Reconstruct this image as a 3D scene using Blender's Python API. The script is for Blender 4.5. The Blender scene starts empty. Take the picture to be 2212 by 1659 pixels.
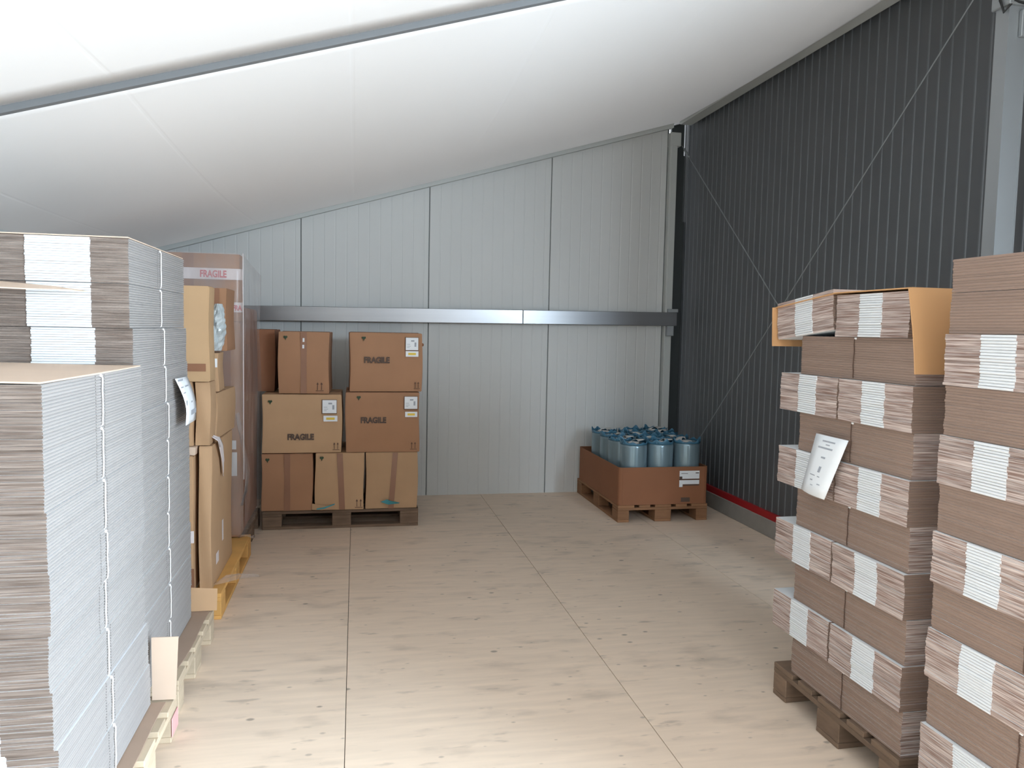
import bpy, bmesh, math, random
from mathutils import Vector, Matrix

# ------------------------------------------------------------------ camera, light, exposure
scene = bpy.context.scene
COL = scene.collection
H_CAM = 1.59
yaw, pitch, roll = (math.radians(a) for a in (11.55, 4.07, 1.17))
fw = Vector((math.sin(yaw) * math.cos(pitch), math.cos(yaw) * math.cos(pitch), -math.sin(pitch)))
rt0 = Vector((math.cos(yaw), -math.sin(yaw), 0))
up0 = rt0.cross(fw)
rt = math.cos(roll) * rt0 + math.sin(roll) * up0
up = -math.sin(roll) * rt0 + math.cos(roll) * up0
cam_d = bpy.data.cameras.new('camera')
cam_d.sensor_fit = 'HORIZONTAL'
cam_d.sensor_width = 36.0
cam_d.lens = 1660.0 / 2212.0 * 36.0
cam_d.clip_start = 0.05
cam = bpy.data.objects.new('camera', cam_d)
COL.objects.link(cam)
cam.matrix_world = Matrix(((rt.x, up.x, -fw.x, 0), (rt.y, up.y, -fw.y, 0), (rt.z, up.z, -fw.z, H_CAM), (0, 0, 0, 1)))
scene.camera = cam

world = bpy.data.worlds.new('sky')
scene.world = world
world.use_nodes = True
bg = world.node_tree.nodes['Background']
bg.inputs[0].default_value = (0.89, 0.945, 1.0, 1)
bg.inputs[1].default_value = 2.3

sun_d = bpy.data.lights.new('sun', 'SUN')
sun_d.energy = 4.0
sun_d.angle = math.radians(3)
sun_d.color = (0.94, 0.97, 1.0)
sun = bpy.data.objects.new('sun', sun_d)
COL.objects.link(sun)
sun.rotation_euler = (math.radians(28), 0, math.radians(20))

# daylight falling in through the open side gate to the right of the camera
al_d = bpy.data.lights.new('gate_daylight', 'AREA')
al_d.shape = 'RECTANGLE'
al_d.size = 1.3
al_d.size_y = 2.5
al_d.energy = 400
al_d.spread = math.radians(140)
al_d.color = (0.70, 0.86, 1.0)
al = bpy.data.objects.new('gate_daylight', al_d)
COL.objects.link(al)
al.location = (3.62, -0.52, 1.55)
al.rotation_euler = (math.radians(64), 0, math.radians(58))

scene.view_settings.view_transform = 'Standard'
scene.view_settings.look = 'None'
scene.view_settings.exposure = 0.15
scene.view_settings.gamma = 1.0
scene.view_settings.use_curve_mapping = False
scene.cycles.max_bounces = 6
scene.cycles.diffuse_bounces = 4
scene.cycles.glossy_bounces = 2
scene.cycles.transmission_bounces = 4
scene.cycles.transparent_max_bounces = 6
scene.cycles.sample_clamp_indirect = 8.0
scene.cycles.use_denoising = True
scene.cycles.adaptive_threshold = 0.05

# ------------------------------------------------------------------ materials
def srgb(r, g, b):
    def f(c):
        c /= 255.0
        return c / 12.92 if c <= 0.04045 else ((c + 0.055) / 1.055) ** 2.4
    return (f(r), f(g), f(b), 1.0)

def new_mat(name):
    m = bpy.data.materials.new(name)
    m.use_nodes = True
    nt = m.node_tree
    return m, nt, nt.nodes['Principled BSDF']

def simple(name, col, rough=0.7, metal=0.0, noise=0.0, scale=8.0, stretch=(1, 1, 1), coord='Object', rnd=0.0, bump=0.0, spec=0.5):
    """base colour varied by a stretched noise and by a per-object random value"""
    m, nt, b = new_mat(name)
    N, Lk = nt.nodes, nt.links
    b.inputs['Roughness'].default_value = rough
    b.inputs['Metallic'].default_value = metal
    b.inputs['Specular IOR Level'].default_value = spec
    out = None
    val = None
    if noise or bump:
        tc = N.new('ShaderNodeTexCoord')
        mp = N.new('ShaderNodeMapping')
        mp.inputs['Scale'].default_value = stretch
        Lk.new(tc.outputs[coord], mp.inputs['Vector'])
        nz = N.new('ShaderNodeTexNoise')
        nz.inputs['Scale'].default_value = scale
        nz.inputs['Detail'].default_value = 5.0
        Lk.new(mp.outputs[0], nz.inputs['Vector'])
        mr = N.new('ShaderNodeMapRange')
        mr.inputs['From Min'].default_value = 0.25
        mr.inputs['From Max'].default_value = 0.75
        mr.inputs['To Min'].default_value = 1.0 - noise
        mr.inputs['To Max'].default_value = 1.0 + noise
        Lk.new(nz.outputs['Fac'], mr.inputs['Value'])
        val = mr.outputs[0]
        if bump:
            bp = N.new('ShaderNodeBump')
            bp.inputs['Strength'].default_value = bump
            bp.inputs['Distance'].default_value = 0.004
            Lk.new(nz.outputs['Fac'], bp.inputs['Height'])
            Lk.new(bp.outputs[0], b.inputs['Normal'])
    if rnd:
        oi = N.new('ShaderNodeObjectInfo')
        mr2 = N.new('ShaderNodeMapRange')
        mr2.inputs['To Min'].default_value = 1.0 - rnd
        mr2.inputs['To Max'].default_value = 1.0 + rnd
        Lk.new(oi.outputs['Random'], mr2.inputs['Value'])
        if val is None:
            val = mr2.outputs[0]
        else:
            mm = N.new('ShaderNodeMath')
            mm.operation = 'MULTIPLY'
            Lk.new(val, mm.inputs[0])
            Lk.new(mr2.outputs[0], mm.inputs[1])
            val = mm.outputs[0]
    if val is not None:
        vm = N.new('ShaderNodeVectorMath')
        vm.operation = 'SCALE'
        vm.inputs[0].default_value = col[:3]
        Lk.new(val, vm.inputs['Scale'])
        Lk.new(vm.outputs[0], b.inputs['Base Color'])
    else:
        b.inputs['Base Color'].default_value = col
    return m

def flute_mat(name, dark, light):
    """cut edges of corrugated board: streaks along each sheet, flecked with torn liner"""
    m, nt, b = new_mat(name)
    N, Lk = nt.nodes, nt.links
    b.inputs['Roughness'].default_value = 0.9
    b.inputs['Specular IOR Level'].default_value = 0.1
    tc = N.new('ShaderNodeTexCoord')
    oi = N.new('ShaderNodeObjectInfo')
    ad = N.new('ShaderNodeVectorMath')
    ad.operation = 'ADD'
    mu = N.new('ShaderNodeMath'); mu.operation = 'MULTIPLY'; mu.inputs[1].default_value = 40.0
    Lk.new(oi.outputs['Random'], mu.inputs[0])
    Lk.new(tc.outputs['Object'], ad.inputs[0])
    Lk.new(mu.outputs[0], ad.inputs[1])
    mp = N.new('ShaderNodeMapping')
    mp.inputs['Scale'].default_value = (7, 7, 260)
    Lk.new(ad.outputs[0], mp.inputs['Vector'])
    nz = N.new('ShaderNodeTexNoise'); nz.inputs['Scale'].default_value = 1.0; nz.inputs['Detail'].default_value = 4.0
    Lk.new(mp.outputs[0], nz.inputs['Vector'])
    mr = N.new('ShaderNodeMapRange')
    mr.inputs['From Min'].default_value = 0.36; mr.inputs['From Max'].default_value = 0.68
    Lk.new(nz.outputs['Fac'], mr.inputs['Value'])
    mx = N.new('ShaderNodeMix'); mx.data_type = 'RGBA'
    mx.inputs['A'].default_value = dark; mx.inputs['B'].default_value = light
    Lk.new(mr.outputs[0], mx.inputs['Factor'])
    mr2 = N.new('ShaderNodeMapRange'); mr2.inputs['To Min'].default_value = 0.82; mr2.inputs['To Max'].default_value = 1.1
    Lk.new(oi.outputs['Random'], mr2.inputs['Value'])
    vm = N.new('ShaderNodeVectorMath'); vm.operation = 'SCALE'
    Lk.new(mx.outputs['Result'], vm.inputs[0]); Lk.new(mr2.outputs[0], vm.inputs['Scale'])
    Lk.new(vm.outputs[0], b.inputs['Base Color'])
    return m

def floor_mat():
    m, nt, b = new_mat('plywood_floor')
    N, Lk = nt.nodes, nt.links
    b.inputs['Roughness'].default_value = 0.62
    tc = N.new('ShaderNodeTexCoord')
    oi = N.new('ShaderNodeObjectInfo')
    mul = N.new('ShaderNodeMath'); mul.operation = 'MULTIPLY'; mul.inputs[1].default_value = 17.0
    Lk.new(oi.outputs['Random'], mul.inputs[0])
    ad = N.new('ShaderNodeVectorMath'); ad.operation = 'ADD'
    Lk.new(tc.outputs['Object'], ad.inputs[0]); Lk.new(mul.outputs[0], ad.inputs[1])
    def nz(scale, st, det=4.0):
        mp = N.new('ShaderNodeMapping'); mp.inputs['Scale'].default_value = st
        Lk.new(ad.outputs[0], mp.inputs['Vector'])
        n = N.new('ShaderNodeTexNoise'); n.inputs['Scale'].default_value = scale; n.inputs['Detail'].default_value = det
        Lk.new(mp.outputs[0], n.inputs['Vector'])
        return n.outputs['Fac']
    def mrange(v, a, bb, c, d):
        r = N.new('ShaderNodeMapRange')
        for k, x in zip(('From Min', 'From Max', 'To Min', 'To Max'), (a, bb, c, d)):
            r.inputs[k].default_value = x
        Lk.new(v, r.inputs['Value'])
        return r.outputs[0]
    def mulv(a, c):
        q = N.new('ShaderNodeMath'); q.operation = 'MULTIPLY'
        Lk.new(a, q.inputs[0]); Lk.new(c, q.inputs[1])
        return q.outputs[0]
    grain = mrange(nz(3.0, (1.0, 9.0, 1.0), 6.0), 0.3, 0.7, 0.93, 1.05)
    smudge = mrange(nz(3.2, (1.0, 2.6, 1.0), 5.0), 0.56, 0.76, 1.0, 0.76)
    scuff = mrange(nz(11.0, (0.6, 1.9, 1.0), 3.0), 0.63, 0.75, 1.0, 0.74)
    # knots
    mp = N.new('ShaderNodeMapping'); mp.inputs['Scale'].default_value = (1.0, 1.5, 1.0)
    Lk.new(ad.outputs[0], mp.inputs['Vector'])
    vo = N.new('ShaderNodeTexVoronoi'); vo.inputs['Scale'].default_value = 7.0; vo.inputs['Randomness'].default_value = 1.0
    Lk.new(mp.outputs[0], vo.inputs['Vector'])
    sep = N.new('ShaderNodeSeparateColor'); Lk.new(vo.outputs['Color'], sep.inputs[0])
    size = mrange(sep.outputs[0], 0.35, 1.0, -0.06, 0.11)
    df = N.new('ShaderNodeMath'); df.operation = 'SUBTRACT'
    Lk.new(vo.outputs['Distance'], df.inputs[0]); Lk.new(size, df.inputs[1])
    knot = mrange(df.outputs[0], -0.02, 0.045, 0.50, 1.0)
    vo2 = N.new('ShaderNodeTexVoronoi'); vo2.inputs['Scale'].default_value = 15.0
    mp2 = N.new('ShaderNodeMapping'); mp2.inputs['Scale'].default_value = (0.8, 1.3, 1.0); mp2.inputs['Location'].default_value = (3.1, 1.7, 0)
    Lk.new(ad.outputs[0], mp2.inputs['Vector']); Lk.new(mp2.outputs[0], vo2.inputs['Vector'])
    sep2 = N.new('ShaderNodeSeparateColor'); Lk.new(vo2.outputs['Color'], sep2.inputs[0])
    size2 = mrange(sep2.outputs[1], 0.55, 1.0, -0.1, 0.14)
    df2 = N.new('ShaderNodeMath'); df2.operation = 'SUBTRACT'
    Lk.new(vo2.outputs['Distance'], df2.inputs[0]); Lk.new(size2, df2.inputs[1])
    speck = mrange(df2.outputs[0], -0.02, 0.07, 0.68, 1.0)
    tot = mulv(mulv(mulv(grain, smudge), mulv(scuff, knot)), speck)
    rnd = mrange(oi.outputs['Random'], 0, 1, 0.97, 1.03)
    tot = mulv(tot, rnd)
    vm = N.new('ShaderNodeVectorMath'); vm.operation = 'SCALE'
    vm.inputs[0].default_value = srgb(236, 214, 192)[:3]
    Lk.new(tot, vm.inputs['Scale'])
    Lk.new(vm.outputs[0], b.inputs['Base Color'])
    return m

def film_mat(name, tint, alpha):
    m, nt, b = new_mat(name)
    N, Lk = nt.nodes, nt.links
    b.inputs['Base Color'].default_value = tint
    b.inputs['Roughness'].default_value = 0.18
    tr = N.new('ShaderNodeBsdfTransparent')
    mx = N.new('ShaderNodeMixShader')
    tc = N.new('ShaderNodeTexCoord')
    nz = N.new('ShaderNodeTexNoise'); nz.inputs['Scale'].default_value = 7.0; nz.inputs['Detail'].default_value = 6.0
    mp = N.new('ShaderNodeMapping'); mp.inputs['Scale'].default_value = (1, 1, 0.35)
    Lk.new(tc.outputs['Object'], mp.inputs['Vector']); Lk.new(mp.outputs[0], nz.inputs['Vector'])
    mr = N.new('ShaderNodeMapRange')
    mr.inputs['From Min'].default_value = 0.35; mr.inputs['From Max'].default_value = 0.75
    mr.inputs['To Min'].default_value = alpha * 0.6; mr.inputs['To Max'].default_value = min(1.0, alpha * 1.5)
    Lk.new(nz.outputs['Fac'], mr.inputs['Value'])
    Lk.new(mr.outputs[0], mx.inputs['Fac'])
    Lk.new(tr.outputs[0], mx.inputs[1]); Lk.new(b.outputs[0], mx.inputs[2])
    bp = N.new('ShaderNodeBump'); bp.inputs['Strength'].default_value = 0.5; bp.inputs['Distance'].default_value = 0.01
    Lk.new(nz.outputs['Fac'], bp.inputs['Height']); Lk.new(bp.outputs[0], b.inputs['Normal'])
    Lk.new(mx.outputs[0], N['Material Output'].inputs['Surface'])
    return m

def membrane_mat():
    """white PVC roof fabric that lets a little daylight through"""
    m, nt, b = new_mat('roof_membrane')
    N, Lk = nt.nodes, nt.links
    b.inputs['Base Color'].default_value = srgb(236, 235, 234)
    b.inputs['Roughness'].default_value = 0.6
    b.inputs['Specular IOR Level'].default_value = 0.25
    # fine relief of the welded seams running from gable to gable
    tc = N.new('ShaderNodeTexCoord')
    sp = N.new('ShaderNodeSeparateXYZ'); Lk.new(tc.outputs['Object'], sp.inputs[0])
    pp = N.new('ShaderNodeMath'); pp.operation = 'PINGPONG'; pp.inputs[1].default_value = 0.415
    ad = N.new('ShaderNodeMath'); ad.operation = 'ADD'; ad.inputs[1].default_value = 1.68 + 8.3
    Lk.new(sp.outputs[0], ad.inputs[0]); Lk.new(ad.outputs[0], pp.inputs[0])
    mr = N.new('ShaderNodeMapRange'); mr.inputs['From Min'].default_value = 0.004; mr.inputs['From Max'].default_value = 0.012
    mr.inputs['To Min'].default_value = 1.0; mr.inputs['To Max'].default_value = 0.0
    Lk.new(pp.outputs[0], mr.inputs['Value'])
    bp = N.new('ShaderNodeBump'); bp.inputs['Strength'].default_value = 0.35; bp.inputs['Distance'].default_value = 0.002; bp.invert = True
    Lk.new(mr.outputs[0], bp.inputs['Height']); Lk.new(bp.outputs[0], b.inputs['Normal'])
    tl = N.new('ShaderNodeBsdfTranslucent')
    tl.inputs['Color'].default_value = (1.0, 0.99, 0.98, 1)
    mx = N.new('ShaderNodeMixShader')
    mx.inputs['Fac'].default_value = TRANS
    Lk.new(b.outputs[0], mx.inputs[1]); Lk.new(tl.outputs[0], mx.inputs[2])
    Lk.new(mx.outputs[0], N['Material Output'].inputs['Surface'])
    return m

TRANS = 0.16
M = {}
M['floor'] = floor_mat()
M['floor_gap'] = simple('floor_gap', srgb(96, 82, 70), 0.9)
M['gable'] = simple('gable_panel', srgb(214, 215, 213), 0.55, noise=0.02, scale=1.5, coord='Object')
M['gable_gap'] = simple('gable_gap', srgb(120, 124, 124), 0.7)
M['gable_trim'] = simple('gable_trim', srgb(196, 199, 196), 0.5)
M['membrane'] = membrane_mat()
M['dark'] = simple('dark_cladding', srgb(88, 90, 92), 0.5, noise=0.04, scale=2.0)
M['lit_rib'] = simple('dark_cladding_rib_lit', srgb(98, 101, 104), 0.45)  # lighter than the cladding: light caught by the ribs put into the colour
M['black'] = simple('black_rubber', srgb(28, 28, 28), 0.6)
M['darkpost'] = simple('dark_post', srgb(58, 62, 62), 0.6)
M['alu'] = simple('aluminium', srgb(158, 158, 160), 0.3, metal=0.8, noise=0.04, scale=3.0, stretch=(0.3, 1, 8))
M['alu_dull'] = simple('dull_aluminium', srgb(168, 172, 174), 0.5, metal=0.6, noise=0.03, scale=3.0)
M['alu_grey'] = simple('grey_aluminium', srgb(112, 114, 116), 0.6)
M['red'] = simple('red_paint', srgb(168, 28, 34), 0.55, noise=0.06, scale=6)
M['kerb'] = simple('kerb_concrete', srgb(150, 146, 140), 0.8, noise=0.07, scale=12)
M['ground'] = simple('outside_ground', srgb(142, 140, 136), 0.9, noise=0.05, scale=2)
M['wood'] = simple('pallet_wood', srgb(190, 172, 148), 0.8, noise=0.16, scale=6, stretch=(1, 1, 4), rnd=0.12)
M['wood_old'] = simple('weathered_wood', srgb(120, 98, 80), 0.85, noise=0.25, scale=7, stretch=(1, 1, 4), rnd=0.15)
M['wood_brown'] = simple('brown_wood', srgb(150, 108, 76), 0.8, noise=0.2, scale=6, stretch=(1, 1, 4), rnd=0.12)
M['wood_yellow'] = simple('yellow_wood', srgb(222, 170, 98), 0.75, noise=0.12, scale=6, rnd=0.08)
M['wood_pink'] = simple('pink_sprayed_wood', srgb(226, 166, 164), 0.8, noise=0.08, scale=12)
M['kraft'] = simple('kraft_board', srgb(194, 158, 122), 0.8, noise=0.05, scale=5, rnd=0.06)
M['kraft_red'] = simple('reddish_board', srgb(174, 130, 98), 0.8, noise=0.06, scale=4, rnd=0.05)
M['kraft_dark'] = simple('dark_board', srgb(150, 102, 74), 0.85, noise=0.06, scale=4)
M['kraft_tray'] = simple('tray_board', srgb(150, 100, 70), 0.8, noise=0.05, scale=4)
M['kraft_light'] = simple('pale_board', srgb(208, 184, 164), 0.8, noise=0.04, scale=5)
M['kraft_tan'] = simple('tan_board', srgb(192, 158, 120), 0.8, noise=0.05, scale=4)
M['kraft_orange'] = simple('orange_kraft', srgb(206, 158, 110), 0.75, noise=0.03, scale=5)
M['kraft_grey'] = simple('greyish_board', srgb(168, 144, 126), 0.85, noise=0.05, scale=5)
M['tape'] = simple('brown_tape', srgb(150, 108, 84), 0.28, noise=0.06, scale=9)
M['fold_r'] = simple('folded_edge_brown', srgb(143, 120, 107), 0.85, noise=0.06, scale=3, rnd=0.06)
M['fold_l'] = simple('folded_edge_grey', srgb(152, 147, 144), 0.8, noise=0.05, scale=3, rnd=0.05)
M['flute_r'] = flute_mat('fluted_edge_right', srgb(140, 115, 105), srgb(214, 198, 190))
M['flute_l'] = flute_mat('fluted_edge_left', srgb(106, 93, 85), srgb(142, 130, 122))  # darker pair: shade trapped in the open flutes is put into the colour
M['white_board'] = simple('white_board', srgb(228, 230, 232), 0.6, rnd=0.03)
M['tick'] = simple('slot_shadow', srgb(70, 62, 58), 0.9)
M['twine'] = simple('white_twine', srgb(246, 246, 246), 0.5)
M['groove_shade'] = simple('strap_groove_shade', srgb(84, 62, 50), 0.8)  # strap of the right stacks: shade of its groove painted as colour
M['paper'] = simple('white_paper', srgb(240, 243, 246), 0.6)
M['print_grey'] = simple('grey_print', srgb(168, 172, 180), 0.7)
M['print_dark'] = simple('dark_print', srgb(92, 74, 64), 0.7)
M['print_brown'] = simple('brown_print', srgb(104, 76, 60), 0.7)
M['print_yellow'] = simple('yellow_print', srgb(236, 204, 80), 0.6)
M['print_red'] = simple('red_print', srgb(214, 92, 104), 0.6)
M['print_green'] = simple('green_print', srgb(44, 66, 40), 0.6)
M['fragile_tape'] = simple('white_tape', srgb(236, 226, 226), 0.35)
M['teal'] = simple('teal_plastic', srgb(70, 150, 160), 0.4)
M['film'] = film_mat('stretch_film', srgb(224, 214, 212), 0.17)
M['bubble'] = simple('bubble_wrap', srgb(190, 198, 200), 0.22, noise=0.12, scale=14, bump=0.6)
M['roll'] = simple('bubble_roll', srgb(138, 160, 170), 0.24, metal=0.35, noise=0.10, scale=5, stretch=(6, 6, 0.4), bump=0.25)
M['roll_film'] = simple('blue_film', srgb(74, 122, 148), 0.22, noise=0.25, scale=9, bump=0.3)
M['core'] = simple('roll_core', srgb(206, 204, 200), 0.7)
M['cable'] = simple('steel_cable', srgb(150, 156, 156), 0.45, metal=0.4)

# ------------------------------------------------------------------ mesh helpers
class MB:
    """collects polygons with material names, builds one mesh object"""
    def __init__(s):
        s.v, s.f, s.m = [], [], []
    def face(s, pts, mat=0):
        n = len(s.v)
        s.v += [tuple(p) for p in pts]
        s.f.append(tuple(range(n, n + len(pts))))
        s.m.append(mat)
    def poly(s, verts, faces, mat=0):
        n = len(s.v)
        s.v += [tuple(p) for p in verts]
        for k, f in enumerate(faces):
            s.f.append(tuple(n + i for i in f))
            s.m.append(mat[k] if isinstance(mat, (list, tuple)) else mat)
    def box(s, x0, x1, y0, y1, z0, z1, mat=0, mx=None, my=None, mz=None):
        mx = mat if mx is None else mx
        my = mat if my is None else my
        mz = mat if mz is None else mz
        v = [(x, y, z) for z in (z0, z1) for y in (y0, y1) for x in (x0, x1)]
        s.poly(v, [(0, 2, 3, 1), (4, 5, 7, 6), (0, 1, 5, 4), (2, 6, 7, 3), (0, 4, 6, 2), (1, 3, 7, 5)], [mz, mz, my, my, mx, mx])
    def bbox(s, x0, x1, y0, y1, z0, z1, c=0.003, mat=0):
        """box with chamfered edges"""
        bm = bmesh.new()
        bmesh.ops.create_cube(bm, size=1.0)
        for v in bm.verts:
            v.co = Vector(((x0 + x1) / 2 + v.co.x * (x1 - x0), (y0 + y1) / 2 + v.co.y * (y1 - y0), (z0 + z1) / 2 + v.co.z * (z1 - z0)))
        bmesh.ops.bevel(bm, geom=bm.edges[:], offset=c, segments=1, affect='EDGES')
        bm.verts.ensure_lookup_table()
        s.poly([v.co[:] for v in bm.verts], [tuple(v.index for v in f.verts) for f in bm.faces], mat)
        bm.free()
    def tube(s, pts, r, n=8, mat=0):
        pts = [Vector(p) for p in pts]
        rings = []
        for i, p in enumerate(pts):
            t = (pts[min(i + 1, len(pts) - 1)] - pts[max(i - 1, 0)]).normalized()
            a = Vector((0, 0, 1)) if abs(t.z) < 0.9 else Vector((1, 0, 0))
            u = t.cross(a).normalized(); w = t.cross(u)
            rings.append([p + r * (math.cos(2 * math.pi * k / n) * u + math.sin(2 * math.pi * k / n) * w) for k in range(n)])
        v = [q for rg in rings for q in rg]
        f = []
        for i in range(len(pts) - 1):
            for k in range(n):
                f.append((i * n + k, i * n + (k + 1) % n, (i + 1) * n + (k + 1) % n, (i + 1) * n + k))
        f.append(tuple(range(n - 1, -1, -1)))
        f.append(tuple((len(pts) - 1) * n + k for k in range(n)))
        s.poly(v, f, mat)
    def sheet(s, grid, th, mat=0):
        """curved sheet of thickness th from a grid of points (rows of equal length)"""
        R, Cc = len(grid), len(grid[0])
        P = [[Vector(p) for p in row] for row in grid]
        top, bot = [], []
        for i in range(R):
            for j in range(Cc):
                du = P[i][min(j + 1, Cc - 1)] - P[i][max(j - 1, 0)]
                dv = P[min(i + 1, R - 1)][j] - P[max(i - 1, 0)][j]
                n = du.cross(dv)
                n = n.normalized() if n.length > 1e-9 else Vector((0, 0, 1))
                top.append(P[i][j] + n * th / 2); bot.append(P[i][j] - n * th / 2)
        n0 = R * Cc
        f = []
        for i in range(R - 1):
            for j in range(Cc - 1):
                a, b, c, d = i * Cc + j, i * Cc + j + 1, (i + 1) * Cc + j + 1, (i + 1) * Cc + j
                f.append((a, b, c, d)); f.append((n0 + d, n0 + c, n0 + b, n0 + a))
        edge = [j for j in range(Cc)] + [i * Cc + Cc - 1 for i in range(1, R)] + [(R - 1) * Cc + j for j in range(Cc - 2, -1, -1)] + [i * Cc for i in range(R - 2, 0, -1)]
        for k in range(len(edge)):
            a, b = edge[k], edge[(k + 1) % len(edge)]
            f.append((b, a, n0 + a, n0 + b))
        s.poly(top + bot, f, mat)
    def mesh(s, name, mats, smooth=False):
        me = bpy.data.meshes.new(name)
        me.from_pydata(s.v, [], s.f)
        for k in (mats if isinstance(mats, (list, tuple)) else [mats]):
            me.materials.append(M[k])
        me.polygons.foreach_set('material_index', s.m)
        if smooth:
            me.polygons.foreach_set('use_smooth', [True] * len(s.f))
        me.update()
        return me
    def build(s, name, mats, parent=None, loc=(0, 0, 0), smooth=False):
        return place(name, s.mesh(name, mats, smooth), parent, loc)

def place(name, me, parent=None, loc=(0, 0, 0), rot=None):
    o = bpy.data.objects.new(name, me)
    COL.objects.link(o)
    o.location = loc
    if rot is not None:
        o.rotation_euler = rot
    if parent is not None:
        o.parent = parent
    return o

def tag(o, label, cat, group=None, kind=None):
    if label: o['label'] = label
    if cat: o['category'] = cat
    if group: o['group'] = group
    if kind: o['kind'] = kind
    return o

def thing(name, label, cat, loc=(0, 0, 0), rz=0.0, group=None):
    o = bpy.data.objects.new(name, None)
    COL.objects.link(o)
    o.location = loc
    o.rotation_euler = (0, 0, rz)
    o.empty_display_size = 0.1
    return tag(o, label, cat, group)

def struct(o, label=None):
    o['kind'] = 'structure'
    if label: o['label'] = label
    return o

def text(name, body, size, mat, parent, loc, rot, bold=0.0, align='LEFT', sx=1.0):
    c = bpy.data.curves.new(name, 'FONT')
    c.body = body
    c.size = size
    c.align_x = align
    c.offset = bold
    c.extrude = 0.0004
    c.materials.append(M[mat])
    tmp = bpy.data.objects.new(name, c)
    me = bpy.data.meshes.new_from_object(tmp)
    bpy.data.objects.remove(tmp)
    o = bpy.data.objects.new(name, me)
    COL.objects.link(o)
    o.location = loc
    o.rotation_euler = rot
    o.scale = (sx, 1, 1)
    o.parent = parent
    return o

R90 = math.radians(90)
random.seed(7)

# ------------------------------------------------------------------ setting
YW = 7.22            # face of the gable wall
XL, XR = -2.10, 3.22  # left wall, dark right wall
Y0 = -1.6            # open rear end, behind the camera
SL, ZC = 0.2953, 2.686
def zr(x):           # lower edge of the rafters and of the gable trim
    return ZC + SL * x

# floor: slab with plywood sheets as pieces
b = MB(); b.box(XL - 0.3, XR + 0.4, Y0, YW + 0.5, -0.12, -0.012)
floor = struct(b.build('floor', 'floor_gap'), 'pale plywood floor of wide sheets with knots and scuff marks')
cols = [-2.46, -1.246, -0.031, 1.184, 2.40, 3.22]
breaks = [[0.3, 2.8, 5.3], [0.0, 2.4, 5.25], [-0.3, 2.2], [-0.1, 2.3], [0.6, 3.2, 5.9]]
for i in range(5):
    x0, x1 = max(cols[i], XL - 0.1), min(cols[i + 1], XR)
    ys = [Y0] + breaks[i] + [YW + 0.03]
    for j in range(len(ys) - 1):
        g = 0.0014
        b = MB(); b.bbox(x0 + g, x1 - g, ys[j] + 0.0006, ys[j + 1] - 0.0006, -0.012, 0.0, 0.0008)
        b.build('plywood_sheet', 'floor', floor)

# outside ground behind the camera
b = MB(); b.box(-14, 16, -16, Y0, -0.2, -0.05); b.box(XR + 0.42, 16, Y0, 9, -0.2, -0.05)
struct(b.build('ground_outside', 'ground'), 'pale ground outside the open end of the hall')

# gable wall
b = MB()
b.poly([(XL - 0.1, YW + 0.09, 0), (3.0, YW + 0.09, 0), (3.0, YW + 0.09, zr(3.0) + 0.07), (XL - 0.1, YW + 0.09, zr(XL - 0.1) + 0.07),
        (XL - 0.1, YW + 0.012, 0), (3.0, YW + 0.012, 0), (3.0, YW + 0.012, zr(3.0) + 0.07), (XL - 0.1, YW + 0.012, zr(XL - 0.1) + 0.07)],
       [(3, 2, 1, 0), (4, 5, 6, 7), (0, 1, 5, 4), (1, 2, 6, 5), (2, 3, 7, 6), (3, 0, 4, 7)])
wall_back = struct(b.build('wall_back', 'gable_gap'), 'pale grey gable wall of tall insulated panels')
px = [XL - 0.1, -1.64, -0.487, 0.664, 1.822, 2.985]
for i in range(5):
    x0, x1 = px[i] + 0.004, px[i + 1] - 0.004
    prof = [(x0, YW + 0.011)]
    prof.append((x0, YW + 0.003)); prof.append((x0 + 0.004, YW))
    x = x0 + 0.09
    k = 0
    while x < x1 - 0.05:
        d = 0.0015
        prof += [(x, YW), (x + 0.004, YW + d), (x + 0.010, YW + d), (x + 0.014, YW)]
        x += 0.1
    prof += [(x1 - 0.004, YW), (x1, YW + 0.003), (x1, YW + 0.011)]
    v, f = [], []
    for (xx, yy) in prof:
        v += [(xx, yy, 0.0), (xx, yy, zr(xx) + 0.02)]
    for k in range(len(prof) - 1):
        f.append((2 * k, 2 * k + 2, 2 * k + 3, 2 * k + 1))
    f.append((2 * len(prof) - 2, 0, 1, 2 * len(prof) - 1))
    b = MB(); b.poly(v, f); b.build('panel', 'gable', wall_back)

# sloping trim on top of the gable
def sloped_bar(b, x0, x1, y0, y1, dz0, dz1, mat=0):
    v = [(x, y, zr(x) + d) for d in (dz0, dz1) for y in (y0, y1) for x in (x0, x1)]
    b.poly(v, [(0, 2, 3, 1), (4, 5, 7, 6), (0, 1, 5, 4), (2, 6, 7, 3), (0, 4, 6, 2), (1, 3, 7, 5)], mat)
b = MB(); sloped_bar(b, XL, 3.02, YW - 0.05, YW + 0.02, 0.0, 0.045); sloped_bar(b, XL, 3.02, YW - 0.056, YW - 0.05, 0.038, 0.048)
struct(b.build('trim_1', 'gable_trim'), 'sloping pale trim along the top of the gable wall')
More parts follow.
